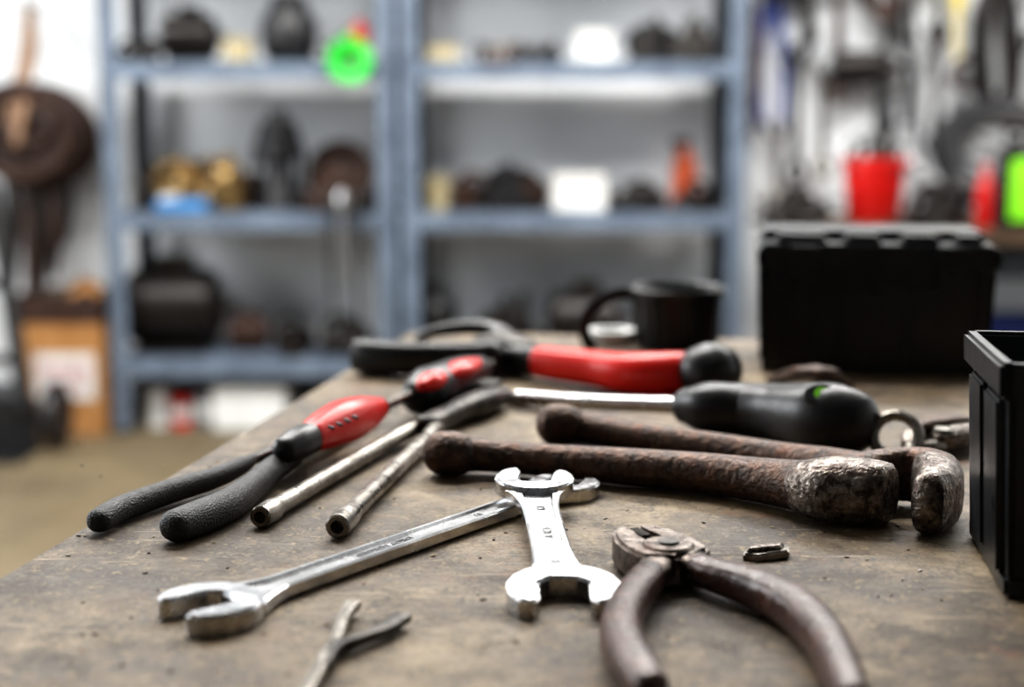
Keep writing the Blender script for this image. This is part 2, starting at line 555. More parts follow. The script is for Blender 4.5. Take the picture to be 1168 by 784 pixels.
# ---------------------------------------------------------------- pliers with black dipped handles
b = B('slip_joint_pliers')
H1 = [(113, 594, .007), (140, 580, .007), (190, 562, .0075), (240, 547, .008), (275, 532, .009), (292, 522, .0095)]
H2 = [(201, 600, .0085), (228, 590, .0085), (262, 575, .0085), (288, 556, .0085), (310, 537, .009), (335, 520, .010)]
b.sweep([T(*p) for p in H1], [(.0064, .0060), (.0068, .0066), (.0062, .0066), (.0056, .0062), (.0048, .0052), (.0022, .0028)], m_blackgrip, ex=2.3)
b.sweep([T(*p) for p in H2], [(.0086, .0080), (.0090, .0085), (.0082, .0082), (.0072, .0078), (.0070, .0075), (.006, .0065)], m_blackgrip, ex=2.3)
b.sweep([T(285, 526, .009), T(320, 512, .009), T(352, 502, .009), T(375, 492, .009)], [(.003, .003), (.004, .004), (.006, .005), (.008, .005)], m_dsteel, ex=3)
b.sweep([T(330, 523, .009), T(350, 510, .009), T(372, 498, .009), T(395, 485, .009), T(425, 468, .008)], [(.005, .0045), (.006, .0045), (.009, .006), (.008, .006), (.004, .005)], m_dsteel, ex=3)
pv = T(376, 496, 0)
b.lathe([(0, 0), (.009, .0005), (.009, .011), (.0, .012)], m_steel, Matrix.Translation(pv))
b.done(40)

# ---------------------------------------------------------------- red/black screwdrivers
b = B('screwdriver')
b.sweep([T(326, 513, .019), T(338, 507, .020), T(352, 500, .021), T(366, 493, .022)], [(.0078, .0078), (.0094, .0094), (.0092, .0092), (.0090, .0090)], m_black, ex=2.4)
b.sweep([T(356, 498, .0215), T(368, 492, .022), T(392, 481, .023), T(412, 473, .023), T(430, 466, .022)],
        [(.0092, .0092), (.0112, .0112), (.0132, .0132), (.0116, .0116), (.0074, .0074)], m_red, ex=2.5)
b.sweep([T(430, 466, .022), T(436, 464, .022)], [.0062, .0058], m_black)
b.sweep([T(434, 465, .022), T(450, 458, .021), T(480, 446, .018)], [.0036, .0036, .0038], m_steel)
for k in range(4):
    b.sweep([T(376 + k * 9, 487 - k * 4.0, .0225 + .0122), T(380 + k * 9, 489 - k * 4, .0225 + .0116)], [.0010, .0010], m_black)
b.done(40)

b = B('screwdriver')
b.sweep([T(478, 452, .017), T(490, 447, .018), T(508, 440, .018), T(528, 431, .018), T(546, 422, .018)],
        [.0130, .0175, .0170, .0158, .0105], m_black, ex=2.4)
b.sweep([T(482, 440, .029), T(492, 435, .030), T(503, 430, .030)], [(.005, .004), (.0095, .0065), (.005, .004)], m_red)
b.sweep([T(512, 428, .029), T(526, 421, .030), T(542, 414, .027)], [(.006, .004), (.0115, .0065), (.006, .004)], m_red)
b.sweep([T(542, 424, .016), T(585, 405, .012), T(600, 399, .010)], [.004, .0035, .0035], m_steel)
b.done(40)

# ---------------------------------------------------------------- long-reach pliers with steel tube arms
b = B('long_arm_pliers')
b.sweep([T(297, 590, .0062), T(312, 581, .0062), T(318, 577, .0062), (T(380, 541, .0062)), T(430, 512, .0065), T(462, 494, .008), T(495, 480, .009)],
        [.0058, .0060, .0050, .0050, .0052, .0050, .0045], m_steel, cap=('hole', 'round'), sub=5)
b.sweep([T(385, 601, .0065), T(397, 589, .0065), T(403, 583, .0065), T(440, 546, .0065), T(468, 519, .007), T(488, 500, .008), T(502, 480, .010)],
        [.0062, .0064, .0052, .0050, .0050, .0050, .0048], m_steel, cap=('hole', 'round'), sub=5)
b.sweep([T(488, 486, .010), T(520, 470, .010), T(548, 459, .011), T(572, 450, .010)], [(.009, .007), (.0085, .007), (.011, .008), (.008, .006)], m_dsteel, ex=3)
b.lathe([(0, 0), (.011, .0005), (.011, .0175), (.0, .019)], m_dsteel, Matrix.Translation(T(555, 462, 0)))
b.done(40)

# ---------------------------------------------------------------- claw hammer
b = B('claw_hammer')
b.sweep([T(818, 422, .0215), T(808, 424, .0215), T(796, 424, .0190), T(784, 424, .017)], [.0200, .0215, .0185, .0150], m_black, cap=('round', 'round'))
b.sweep([T(794, 425, .017), T(760, 427, .017), T(720, 426, .0165), T(680, 421, .016), T(640, 416, .016), T(618, 413, .016)],
        [(.0148, .0158), (.0158, .0168), (.0150, .0158), (.0130, .0140), (.0122, .0134), (.0120, .0130)], m_red, ex=2.4)
b.sweep([T(622, 413, .016), T(605, 411, .016), T(585, 408, .016), T(560, 405, .016)], [(.0128, .0132), (.0115, .012), (.010, .011), (.010, .011)], m_black, ex=2.4)
b.sweep([T(592, 406, .016), T(572, 402, .017), T(552, 402, .017)], [(.017, .015), (.019, .0165), (.014, .0150)], m_dsteel, ex=4)
b.sweep([T(560, 409, .017), T(520, 409, .016), T(470, 409, .016), T(430, 407, .0155), T(412, 405, .0155)],
        [(.013, .015), (.0105, .013), (.012, .0135), (.0145, .0145), (.0140, .0140)], m_black, ex=3.2, cap=('round', 'chamfer'))
b.sweep([T(578, 398, .020), T(572, 384, .026), T(552, 374, .032), T(520, 374, .032), T(490, 380, .026), T(480, 388, .018)],
        [(.010, .010), (.0105, .008), (.011, .0065), (.010, .006), (.008, .005), (.006, .004)], m_black, ex=3)
b.done(40)

# ---------------------------------------------------------------- large black screwdriver
b = B('screwdriver')
b.sweep([T(974, 481, .0205), T(962, 480, .0222), T(940, 477, .0228), T(915, 474, .0212), T(888, 470, .0194), T(858, 467, .0180), T(838, 466, .0176), T(815, 465, .0175), T(800, 464, .0170), T(786, 463, .0165)],
        [.0185, .0215, .0222, .0208, .0186, .0172, .0166, .0168, .0158, .0125], m_black, ex=2.5, cap=('chamfer', 'round'))
b.sweep([T(792, 463.5, .0165), T(780, 463, .016), T(777, 463, .016)], [.0105, .0095, .006], m_black)
b.sweep([T(782, 463, .016), T(700, 460, .012), T(640, 457, .009), T(592, 453.5, .0065)], [.0060, .0058, .0058, .0056], m_chrome)
b.sweep([T(594, 453.5, .0065), T(584, 452.5, .005), T(576, 452, .0035)], [(.005, .005), (.0062, .003), (.005, .0012)], m_chrome, ex=4)
g = T(930, 476, .0225)
gm = frame(g + Vector((0, -.0165, .0170)), (1, 0.02, 0), (0, -.98, 1))
b.lathe([(0, -.002), (.0078, -.002), (.0074, .0014), (.0058, .0017), (.0056, .0012), (0, .0012)], m_blackpl, gm @ Matrix.Scale(1.5, 4, (1, 0, 0)))
b.lathe([(0, .0005), (.0052, .0005), (.0048, .0022), (0, .0024)], m_green, gm)
b.done(40)

# ---------------------------------------------------------------- rusty pincers
b = B('rusty_pincers')
b.sweep([T(505, 517, .0135), T(522, 518, .0130), T(545, 519, .0118), T(620, 525, .0112), T(720, 533, .0114), T(800, 540, .0120), T(860, 547, .0130), T(910, 554, .0148), T(935, 557, .0165)],
        [.0132, .0130, .0100, .0096, .0108, .0116, .0122, .0136, .0158], m_rust, sub=6)
b.sweep([T(632, 484, .0135), T(646, 485, .0130), T(668, 489, .0105), T(740, 500, .0098), T(820, 511, .0098), T(890, 522, .0105), T(945, 532, .012), T(985, 541, .014)],
        [(.0132, .0135), (.0125, .0130), (.0092, .0100), (.0088, .0092), (.0085, .009), (.0088, .0092), (.010, .011), (.012, .012)], m_rust, sub=6)
b.sweep([T(922, 556, .0160), T(945, 558, .0170), T(975, 560, .0172), T(997, 562, .0172), T(1010, 564, .0172)],
        [(.014, .0145), (.0175, .0165), (.0180, .0168), (.0165, .0165), (.0135, .0160)], m_rustworn, ex=2.6, cap=('round', 'chamfer'))
b.sweep([T(965, 548, .016), T(1000, 543, .017), T(1032, 541, .0175), T(1056, 544, .0175), T(1070, 553, .0172), T(1071, 566, .0170), T(1058, 576, .0165)],
        [(.012, .0130), (.0095, .0140), (.0085, .0145), (.0105, .0155), (.0120, .0168), (.0115, .0165), (.0085, .0155)], m_rust, ex=3.0, cap=('round', 'chamfer'))
b.sweep([T(1060, 549, .0190), T(1070, 560, .0190), T(1059, 573, .0185)], [(.0095, .0158), (.0118, .0158), (.0085, .0150)], m_rustworn, ex=3.0)
b.done(40)

# ---------------------------------------------------------------- rusty bracket, snips
b = B('rusty_bracket')
b.sweep([T(884, 434, .006), T(905, 428, .014), T(922, 424, .026), T(936, 424, .027), T(946, 432, .014), T(960, 442, .005)],
        [(.009, .004), (.010, .0045), (.012, .004), (.012, .004), (.012, .004), (.010, .004)], m_rust, ex=4, sub=5)
b.sweep([T(935, 436, .004), T(965, 440, .004)], [(.012, .004), (.010, .004)], m_rustdk, ex=4)
b.done()
b = B('tin_snips')
b.torus(.0135, .0036, m_steel, frame(T(1022, 498, .0155), (1, -.2, .25), (0, -.85, .5)), 32, 10)
b.sweep([T(1036, 507, .008), T(1050, 502, .009), T(1072, 496, .011), T(1100, 490, .011), T(1135, 486, .010)],
        [(.005, .004), (.014, .006), (.0185, .008), (.015, .007), (.006, .005)], m_rustworn, ex=3.4)
b.sweep([T(1036, 513, .006), T(1060, 509, .007), T(1092, 504, .006)], [(.003, .0035), (.009, .005), (.007, .004)], m_steel, ex=3)
b.sweep([T(1045, 488, .018), T(1070, 482, .019), T(1098, 478, .019)], [(.004, .003), (.008, .004), (.007, .003)], m_rust, ex=3)
b.lathe([(0, 0), (.0075, 0), (.0065, .003), (0, .0038)], m_steel, Matrix.Translation(T(1078, 494, .0190)))
b.done()

# ---------------------------------------------------------------- black mug with band handle
b = B('black_plastic_mug')
o = T(777, 404, 0) + Vector((0, .040, 0))
prof = [(0, 0), (.034, 0), (.036, .002), (.0405, .048), (.0445, .049), (.0455, .056), (.0435, .058), (.041, .056), (.038, .048), (.033, .006), (0, .005)]
b.lathe(prof, m_blackpl, Matrix.Translation(o), 40)
for k in range(20):
    a = 2 * math.pi * k / 20
    dv = Vector((math.cos(a), math.sin(a), 0))
    b.sweep([o + dv * .0365 + Vector((0, 0, .004)), o + dv * .0408 + Vector((0, 0, .047))], [(.0018, .0018)] * 2, m_blackpl, sub=1, n=6)
hp = [(-.038, -.006, .050), (-.054, -.008, .052), (-.074, -.010, .043), (-.087, -.012, .026), (-.084, -.012, .008), (-.078, -.010, .0035)]
b.sweep([o + Vector(p) for p in hp], [(.006, .0028)] * 6, m_blackpl, up=(0, 1, 0), ex=3)
b.done()
b = B('masking_tape_roll')
b.lathe([(.014, 0), (.024, 0), (.0245, .002), (.0245, .012), (.024, .014), (.014, .014), (.014, 0)], m_white, Matrix.Translation(T(698, 398, 0) + Vector((0, .03, 0))))
b.done()

# ---------------------------------------------------------------- black storage cases
def storage_case(name, corner, w, d, h, lid=False, taper=0.0):
    mm = frame(Vector((corner.x, corner.y, TABLE_Z)), ex)
    b = B(name)
    tk = .004
    P = m_blackpl
    b.box((.004, .004, 0), (w - .004, d - .004, .005), P, .0012)
    b.box((.004, .004, .002), (w - .004, .004 + tk, h - .012), P, .0012)
    b.box((.004, d - .004 - tk, .002), (w - .004, d - .004, h - .012), P, .0012)
    b.box((.004, .004, .002), (.004 + tk, d - .004, h - .012), P, .0012)
    b.box((w - .004 - tk, .004, .002), (w - .004, d - .004, h - .012), P, .0012)
    for lo, hi in (((0, 0, h - .016), (w, .007, h)), ((0, d - .007, h - .016), (w, d, h)),
                   ((0, 0, h - .016), (.007, d, h)), ((w - .007, 0, h - .016), (w, d, h))):
        b.box(lo, hi, P, .0018)
    if lid:
        for i in range(4):
            x = .012 + (w - .024) * i / 3
            b.box((x - .003, .0005, .006), (x + .003, .006, h - .014), P, .001)
            b.box((x - .003, d - .006, .006), (x + .003, d - .0005, h - .014), P, .001)
        b.box((.045, .0015, .022), (w - .045, .0055, h - .03), P, .001)
    else:
        b.box((.016, .0012, .010), (w - .016, .0055, h - .022), P, .0015)
    b.box((.0005, .014, .008), (.0055, d * .46, h - .018), P, .0014)
    b.box((.0005, d * .54, .008), (.0055, d - .014, h - .018), P, .0014)
    b.box((w - .0055, .014, .008), (w - .0005, d - .014, h - .018), P, .0014)
    b.box((.002, .002, .0), (w - .002, d - .002, .010), P, .002)
    if not lid:
        b.box((w * .5 - .002, .006, .004), (w * .5 + .002, d - .006, h - .02), P, .0008)
    else:
        b.box((.003, .003, h - .004), (w - .003, d - .003, h + .004), P, .002)
        b.box((.004, .05, h + .003), (w - .004, d - .004, h + .012), P, .003)
        for fx, ww in ((.08, .040), (.36, .030), (.60, .030), (.82, .022)):
            b.box((w * fx, .012, h + .002), (w * fx + ww, .044, h + .011), P, .003)
        for fx in (.14, .74):
            b.box((w * fx, -.005, h - .032), (w * fx + .022, .003, h + .003), P, .0015)
    for v in b.bm.verts:
        k = v.co.z / h - .0
        v.co.x += taper * k * (v.co.x / w * 2 - 1)
        v.co.y += taper * .35 * k * (v.co.y / d * 2 - 1)
    b.bm.transform(mm)
    return b.done()
storage_case('black_storage_case', T(866, 425, 0), .187, .15, .104, True, .004)
storage_case('black_storage_bin', T(1141, 686, 0), .20, .104, .1035, False, .005)

# ---------------------------------------------------------------- shelving
SH = [.262, .775, 1.285, 1.80]
def shelving(x0, x1, y0=4.9, y1=5.34, pw=.062):
    b = B('steel_shelving_unit')
    for x, sx in ((x0, 1), (x1, -1)):
        for y, sy in ((y0, 1), (y1, -1)):
            mat = m_blue if sy == 1 else m_bluedk  # rear posts: their shade is put into a darker paint colour
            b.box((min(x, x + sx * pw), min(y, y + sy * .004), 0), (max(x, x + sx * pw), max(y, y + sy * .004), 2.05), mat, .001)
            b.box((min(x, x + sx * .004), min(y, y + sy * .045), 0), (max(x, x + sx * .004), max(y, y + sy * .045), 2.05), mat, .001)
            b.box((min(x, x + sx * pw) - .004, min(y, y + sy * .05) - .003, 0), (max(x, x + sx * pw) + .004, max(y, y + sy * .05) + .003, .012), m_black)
            for k in range(26):
                zz = .1 + k * .075
                yy = y - sy * .0008
                b.box((x + sx * pw * .5 - .006, yy - .0008, zz), (x + sx * pw * .5 + .006, yy + .0008, zz + .02), m_bluedk)
    for z in SH:
        b.box((x0 + .005, y0 + .005, z - .012), (x1 - .005, y1 - .005, z), m_blue, .001)
        b.box((x0 + .005, y0 + .004, z - .062), (x1 - .005, y0 + .009, z), m_blue, .001)
        b.box((x0 + .005, y1 - .009, z - .045), (x1 - .005, y1 - .005, z), m_blue, .001)
    return b.done()
shelving(-1.40, -.398)
shelving(-.382, .80)

def on(px, z, y=5.08):
    return Vector((X(px, y), y, z))

def pile(name, px0, px1, z, hmax, seed, mats, y0=4.97, y1=5.22, n=18):
    rnd = random.Random(seed)
    b = B(name)
    for i in range(n):
        y = rnd.uniform(y0, y1)
        x = rnd.uniform(X(px0, y), X(px1, y))
        mat = rnd.choice(mats)
        k = rnd.randint(0, 4)
        s = rnd.uniform(.35, 1.0) * hmax
        a = rnd.uniform(0, math.pi)
        if k == 0:
            r = s * .28
            mm = frame((x, y, z + r * 1.25), (math.cos(a), math.sin(a), 0)) @ Matrix.Rotation(math.pi / 2, 4, 'Y')
            l = s * 1.0
            b.lathe([(r * .6, -l / 2), (r * 1.25, -l / 2), (r * 1.25, -l * .4), (r * .8, -l * .38), (r * .8, l * .38), (r * 1.25, l * .4), (r * 1.25, l / 2), (r * .6, l / 2)], mat, mm, 18)
        elif k == 1:
            r = s * .5
            b.lathe([(r * .2, 0), (r, 0), (r, s * .12), (r * .75, s * .2), (r * .75, s * .32), (r, s * .4), (r, s * .5), (r * .2, s * .5), (r * .2, 0)], mat, Matrix.Translation((x, y, z)), 22)
        elif k == 2:
            w = s * .45
            mm = frame((x, y, z), (math.cos(a), math.sin(a), 0))
            b.box((-w, -w * .6, 0), (w, w * .6, s * .55), mat, w * .12, mm)
            b.lathe([(0, s * .5), (w * .5, s * .5), (w * .45, s * .8), (w * .2, s * .82), (w * .2, s), (0, s)], mat, mm, 18)
        elif k == 3:
            r = s * .4
            mm = frame((x, y, z + r * 1.25), (1, .2, 0), (0, 1, .2))
            b.torus(r, r * .25, mat, mm, 24, 8)
        else:
            r = s * .1
            b.sweep([(x - s * .8, y, z + r), (x - s * .2, y, z + r * 1.5), (x + s * .1, y + .01, z + s * .5), (x + s * .15, y + .02, z + s * .9)], [r] * 4, mat, n=10, sub=4)
    return b.done()

def motor(name, p, s, mat):
    b = B(name)
    mm = frame(p + Vector((0, 0, s * .5)), (1, 0, 0)) @ Matrix.Rotation(math.pi / 2, 4, 'Y')
    r = s * .42
    prof = [(0, -s * .6), (r * .6, -s * .58), (r, -s * .48)]
    for k in range(8):
        zz = -s * .42 + k * s * .1
        prof += [(r, zz), (r * 1.08, zz + .001), (r * 1.08, zz + s * .04), (r, zz + s * .041)]
    prof += [(r, s * .42), (r * .6, s * .52), (s * .08, s * .53), (s * .08, s * .7), (0, s * .7)]
    b.lathe(prof, mat, mm, 26)
    b.box((-s * .4, -s * .4, 0), (s * .4, s * .4, s * .08), mat, .004, Matrix.Translation(p))
    b.box((-s * .3, -s * .18, 0), (-s * .2, s * .18, s * .3), mat, .003, Matrix.Translation(p))
    b.box((s * .2, -s * .18, 0), (s * .3, s * .18, s * .3), mat, .003, Matrix.Translation(p))
    b.box((-s * .2, -s * .2, s * .85), (s * .2, s * .2, s * 1.08), mat, .004, Matrix.Translation(p))
    return b.done()

def carton(name, p, w, d, h, mat, lab=None):
    b = B(name)
    mm = Matrix.Translation(p)
    b.box((-w / 2, -d / 2, 0), (w / 2, d / 2, h), mat, .003, mm)
    b.box((-w / 2 + .003, -.012, h - .001), (w / 2 - .003, .012, h + .0015), m_tan, 0, mm)
    b.box((-w / 2 - .001, -d / 2 - .001, h * .8), (w / 2 + .001, d / 2 + .001, h * .82), m_tan, 0, mm)
    if lab:
        b.box((-w * .3, -d / 2 - .002, h * .25), (w * .3, -d / 2, h * .62), lab, 0, mm)
    return b.done()

# top shelf, left unit
z3 = SH[2] + .001
pile('pipe_fittings_pile', 152, 188, z3, .10, 1, [m_dirty, m_dsteel])
motor('electric_motor', on(230, z3), .18, m_dirty)
carton('cream_carton', on(282, z3, 5.0), .09, .10, .08, m_cream)
b = B('black_blower_housing')
p = on(338, z3, 5.10)
b.lathe([(0, 0), (.06, 0), (.085, .02), (.100, .07), (.100, .14), (.07, .19), (.05, .24), (0, .24)], m_black, Matrix.Translation(p))
b.torus(.095, .008, m_black, Matrix.Translation(p + Vector((0, 0, .07))))
b.box((-.02, -.13, .03), (.02, -.06, .1), m_black, .004, Matrix.Translation(p))
b.done()
b = B('green_hose_coil')
cp = D(399, 72, 4.87)
mmc = frame(cp, (1, 0, 0), (0, -1, .05))
for k in range(4):
    b.torus(.034 + k * .011, .0085, m_neon, mmc @ Matrix.Translation((0, .003 * k, (k % 2) * .012 - .010)), 36, 8)
b.sweep([cp + Vector((0, 0, .06)), cp + Vector((0, .01, .10)), cp + Vector((0, .05, .075)), Vector((cp.x, 4.97, z3 + .01))], [.006] * 4, m_neon)
b.done()
b = B('red_spray_can')
p = on(416, z3, 4.99)
b.lathe([(0, 0), (.032, 0), (.033, .003), (.033, .105), (.028, .118), (.014, .122), (.014, .14), (0, .141)], m_redp, Matrix.Translation(p))
b.done()
pile('grey_fittings_pile', 392, 404, z3, .14, 31, [m_dirty, m_black, m_grey], y0=5.12, n=8)

# top shelf right unit
carton('cream_carton', on(508, z3, 5.0), .10, .10, .055, m_cream)
pile('bracket_pile', 545, 632, z3, .08, 2, [m_dirty, m_tan, m_dsteel, m_dirty], n=28)
carton('white_carton', on(673, z3), .13, .13, .11, m_white)
pile('valve_parts_pile', 718, 795, z3, .16, 3, [m_dirty, m_dsteel, m_black], n=34)
z4 = SH[3] + .001
carton('storage_carton', on(250, z4), .3, .25, .2, m_white)
carton('cardboard_carton', on(650, z4), .35, .28, .22, m_card)

# middle shelf left unit
z2 = SH[1] + .001
pile('brass_fittings_pile', 178, 282, z2, .20, 4, [m_brass, m_brass, m_rustdk, m_dirty, m_dirty], y0=5.06, n=52)
b = B('blue_parts_tray')
p = on(215, z2, 4.965)
for lo, hi in (((-.09, -.05, 0), (.09, .05, .006)), ((-.09, -.05, 0), (.09, -.044, .04)), ((-.09, .044, 0), (.09, .05, .04)), ((-.09, -.05, 0), (-.084, .05, .04)), ((.084, -.05, 0), (.09, .05, .04))):
    b.box(lo, hi, m_cyan, .001, Matrix.Translation(p))
b.box((-.075, -.035, .005), (-.02, .035, .055), m_white, .003, Matrix.Translation(p))
b.done()
b = B('black_bearing_puller')
p = on(323, z2, 5.1)
b.lathe([(0, 0), (.065, 0), (.065, .02), (.055, .04), (.05, .16), (.07, .18), (.07, .25), (.045, .27), (.03, .35), (0, .35)], m_black, Matrix.Translation(p))
b.sweep([p + Vector((-.055, 0, .02)), p + Vector((-.085, 0, .15)), p + Vector((-.05, 0, .30))], [.016] * 3, m_black)
b.sweep([p + Vector((.055, 0, .02)), p + Vector((.085, 0, .15)), p + Vector((.05, 0, .30))], [.016] * 3, m_black)
b.done()
b = B('rusty_pulley_wheel')
p = on(392, z2, 5.20)
mm = frame(p + Vector((0, 0, .125)), (1, 0, 0), (0, -1, .25))
b.torus(.100, .022, m_rustdk, mm)
b.lathe([(0, -.02), (.045, -.02), (.045, .02), (0, .02)], m_rustdk, mm)
b.lathe([(0, -.004), (.095, -.004), (.095, .004), (0, .004)], m_rustdk, mm)
for k in range(6):
    a = k * math.pi / 3
    b.sweep([(0, 0, 0), (.09 * math.cos(a), .09 * math.sin(a), 0)], [.011, .011], m_rustdk, mtx=mm, sub=1)
b.done()
pile('rusty_parts_pile', 364, 425, z2, .12, 5, [m_rustdk, m_dirty, m_brown], n=24, y1=5.08)
b = B('hanging_pry_bars')
for px, l, m_ in ((376, .42, m_dsteel), (390, .30, m_chrome), (406, .52, m_dsteel)):
    q = D(px, 232, 4.86)
    b.sweep([q + Vector((0, .02, .035)), q + Vector((0, 0, .04)), q, q + Vector((0, .0, -l * .5)), q + Vector((.01, 0, -l))], [.007, .009, .010, .008, .006], m_, sub=4, up=(0, 1, 0))
    b.lathe([(0, -.02), (.022, -.018), (.026, 0), (.020, .03), (0, .035)], m_, Matrix.Translation(q))
b.sweep([D(370, 228, 4.885), D(412, 228, 4.885)], [.006, .006], m_dsteel)
b.done()

# middle shelf right unit
b = B('paper_cup')
b.lathe([(0, 0), (.035, 0), (.048, .11), (.051, .112), (.048, .115), (.045, .11), (.033, .004), (0, .004)], m_cream, Matrix.Translation(on(500, z2, 5.0)))
b.done()
pile('engine_parts_pile', 532, 600, z2, .17, 6, [m_dirty, m_rustdk, m_black, m_dirty], n=36)
carton('white_carton', on(659, z2, 5.0), .18, .13, .125, m_white)
pile('bolt_pile', 706, 745, z2, .11, 7, [m_dirty, m_dsteel, m_black], n=22)
pile('clamp_pile', 775, 812, z2, .11, 27, [m_dirty, m_dsteel, m_black], n=20, y1=5.10)
b = B('orange_spray_bottle')
p = on(777, z2, 5.26)
b.lathe([(0, 0), (.045, 0), (.047, .01), (.047, .15), (.035, .18), (.018, .195), (.018, .22), (0, .22)], m_orange, Matrix.Translation(p))
b.box((-.05, -.014, .215), (.022, .014, .25), m_brown, .004, Matrix.Translation(p))
b.box((-.034, -.006, .175), (-.024, .006, .22), m_brown, .002, Matrix.Translation(p))
b.done()

# bottom shelves
z1 = SH[0] + .001
motor('electric_motor', on(203, z1, 5.12), .32, m_dirty)
motor('gear_motor', on(286, z1, 5.14), .13, m_rustdk)
pile('casting_pile', 328, 340, z1, .13, 9, [m_dirty, m_dirty, m_dsteel, m_rustdk], n=14)
pile('coupling_pile', 384, 425, z1, .14, 39, [m_dirty, m_dirty, m_dsteel], n=24)
pile('gearbox_parts_pile', 562, 600, z1, .21, 10, [m_dirty, m_dirty, m_black], n=24)
b = B('black_gear_housing')
p = on(496, z1, 5.08)
b.lathe([(0, 0), (.06, 0), (.08, .03), (.08, .16), (.05, .20), (.03, .205), (.03, .25), (0, .25)], m_black, Matrix.Translation(p))
b.done()
motor('pump_motor', on(668, z1, 5.08), .24, m_dirty)
pile('pump_parts_pile', 755, 810, z1, .2, 40, [m_dirty, m_dirty, m_black], n=20)
carton('white_carton', Vector((X(288, 5.05), 5.05, 0)), .26, .2, .15, m_white)
b = B('paint_cans')
for px, m_, h in ((178, m_white, .14), (205, m_redp, .11), (232, m_grey, .13)):
    p = Vector((X(px, 5.02), 5.02, 0))
    b.lathe([(0, 0), (.037, 0), (.038, .004), (.036, .006), (.036, h - .01), (.038, h - .008), (.038, h), (.033, h), (.033, h - .006), (0, h - .006)], m_, Matrix.Translation(p))
    b.lathe([(.0362, h * .3), (.0368, h * .3), (.0368, h * .7), (.0362, h * .7)], m_white, Matrix.Translation(p))
b.done()

# ---------------------------------------------------------------- left: box, rope, hand truck
b = B('cardboard_box')
mm = frame(Vector((-1.568, 5.0, 0)), (1, .0, 0))
w, d, h = .148, .15, .44
b.box((-w, -d, 0), (w, d, h), m_card, .003, mm)
for s in (-1, 1):
    b.box((-w, s * d - .002, h - .01), (w, s * d + .002, h + .05), m_brown, 0, mm)
    b.box((s * w - .002, -d, h - .01), (s * w + .002, d, h + .05), m_brown, 0, mm)
b.box((-w - .002, -d - .003, h * .90), (w + .002, d + .002, h + .002), m_rustdk, 0, mm)
b.box((-w * .55, -d - .003, .13), (w * .85, -d, .29), m_white, 0, mm)
b.text('FRAGILE', .048, .001, m_redp, mm @ Matrix.Translation((.02, -d - .004, .235)) @ Matrix.Rotation(math.pi / 2, 4, 'X'))
b.text('PARTS', .05, .001, m_redp, mm @ Matrix.Translation((.02, -d - .004, .175)) @ Matrix.Rotation(math.pi / 2, 4, 'X'))
rnd = random.Random(3)
for k in range(12):
    p = Vector((rnd.uniform(-.09, .09), rnd.uniform(-.09, .09), h + rnd.uniform(.0, .05)))
    b.torus(rnd.uniform(.03, .045), .014, rnd.choice([m_brown, m_card, m_wood]), mm @ Matrix.Translation(p) @ Matrix.Rotation(rnd.uniform(0, 1.2), 4, 'X'), 20, 8)
b.done()

b = B('coiled_rope_on_hook')
cw = D(52, 152, 5.36)
rnd = random.Random(8)
for k in range(34):
    mm = frame(cw + Vector((rnd.uniform(-.025, .025), -.02 - .006 * k, rnd.uniform(-.03, .03))), (1, 0, rnd.uniform(-.1, .1)), (rnd.uniform(-.12, .12), -1, rnd.uniform(-.12, .12)))
    b.torus(.025 + .024 * ((k * 3) % 7), .017, m_brown if k % 4 else m_rustdk, mm @ Matrix.Scale(1.12, 4, (1, 0, 0)), 32, 8)
top = cw + Vector((-.03, 0, .46))
b.sweep([cw + Vector((-.06, -.20, -.04)), cw + Vector((-.045, -.21, .12)), cw + Vector((-.03, -.10, .3)), top + Vector((0, -.03, 0)), cw + Vector((.00, -.10, .3)), cw + Vector((0, -.23, .1)), cw + Vector((-.03, -.24, -.04))],
        [(.016, .006)] * 7, m_tan, up=(0, 1, 0), ex=3)
b.sweep([top + Vector((0, .082, 0)), top + Vector((0, -.05, 0)), top + Vector((0, -.06, .03))], [.007] * 3, m_dsteel)
for dx, l, m_ in ((-.12, .5, m_dirty), (-.06, .60, m_brown), (-.01, .52, m_dirty), (.04, .42, m_brown), (.08, .30, m_dirty)):
    b.sweep([cw + Vector((dx, -.07, -.08)), cw + Vector((dx + .01, -.08, -.10 - l * .5)), cw + Vector((dx - .01, -.07, -.10 - l))], [.022, .028, .012], m_, up=(0, 1, 0))
b.done()

b = B('hand_truck')
bxx = -1.55
for dx in (-.38, -.06):
    b.sweep([(bxx + dx - .11, 4.72, .86), (bxx + dx - .06, 4.68, .55), (bxx + dx, 4.62, .14)], [.028] * 3, m_blackgrip, up=(0, 1, 0))
for zz, o in ((.3, -.022), (.55, -.058), (.82, -.10)):
    b.sweep([(bxx - .38 + o, 4.63 + zz * .08, zz), (bxx - .06 + o, 4.63 + zz * .08, zz)], [.020] * 2, m_blackgrip)
for dx in (-.44, .03):
    mm = frame((bxx + dx, 4.66, .115), (0, 1, 0), (1, 0, 0))
    b.torus(.085, .030, m_black, mm)
    b.lathe([(0, -.02), (.06, -.02), (.06, .02), (0, .02)], m_dirty, mm)
b.sweep([(bxx - .44, 4.66, .115), (bxx + .03, 4.66, .115)], [.012] * 2, m_dsteel)
b.box((bxx - .42, 4.42, .001), (bxx - .02, 4.63, .008), m_black, .001)
b.box((bxx - .42, 4.62, .001), (bxx - .02, 4.63, .18), m_black, .001)
b.done()

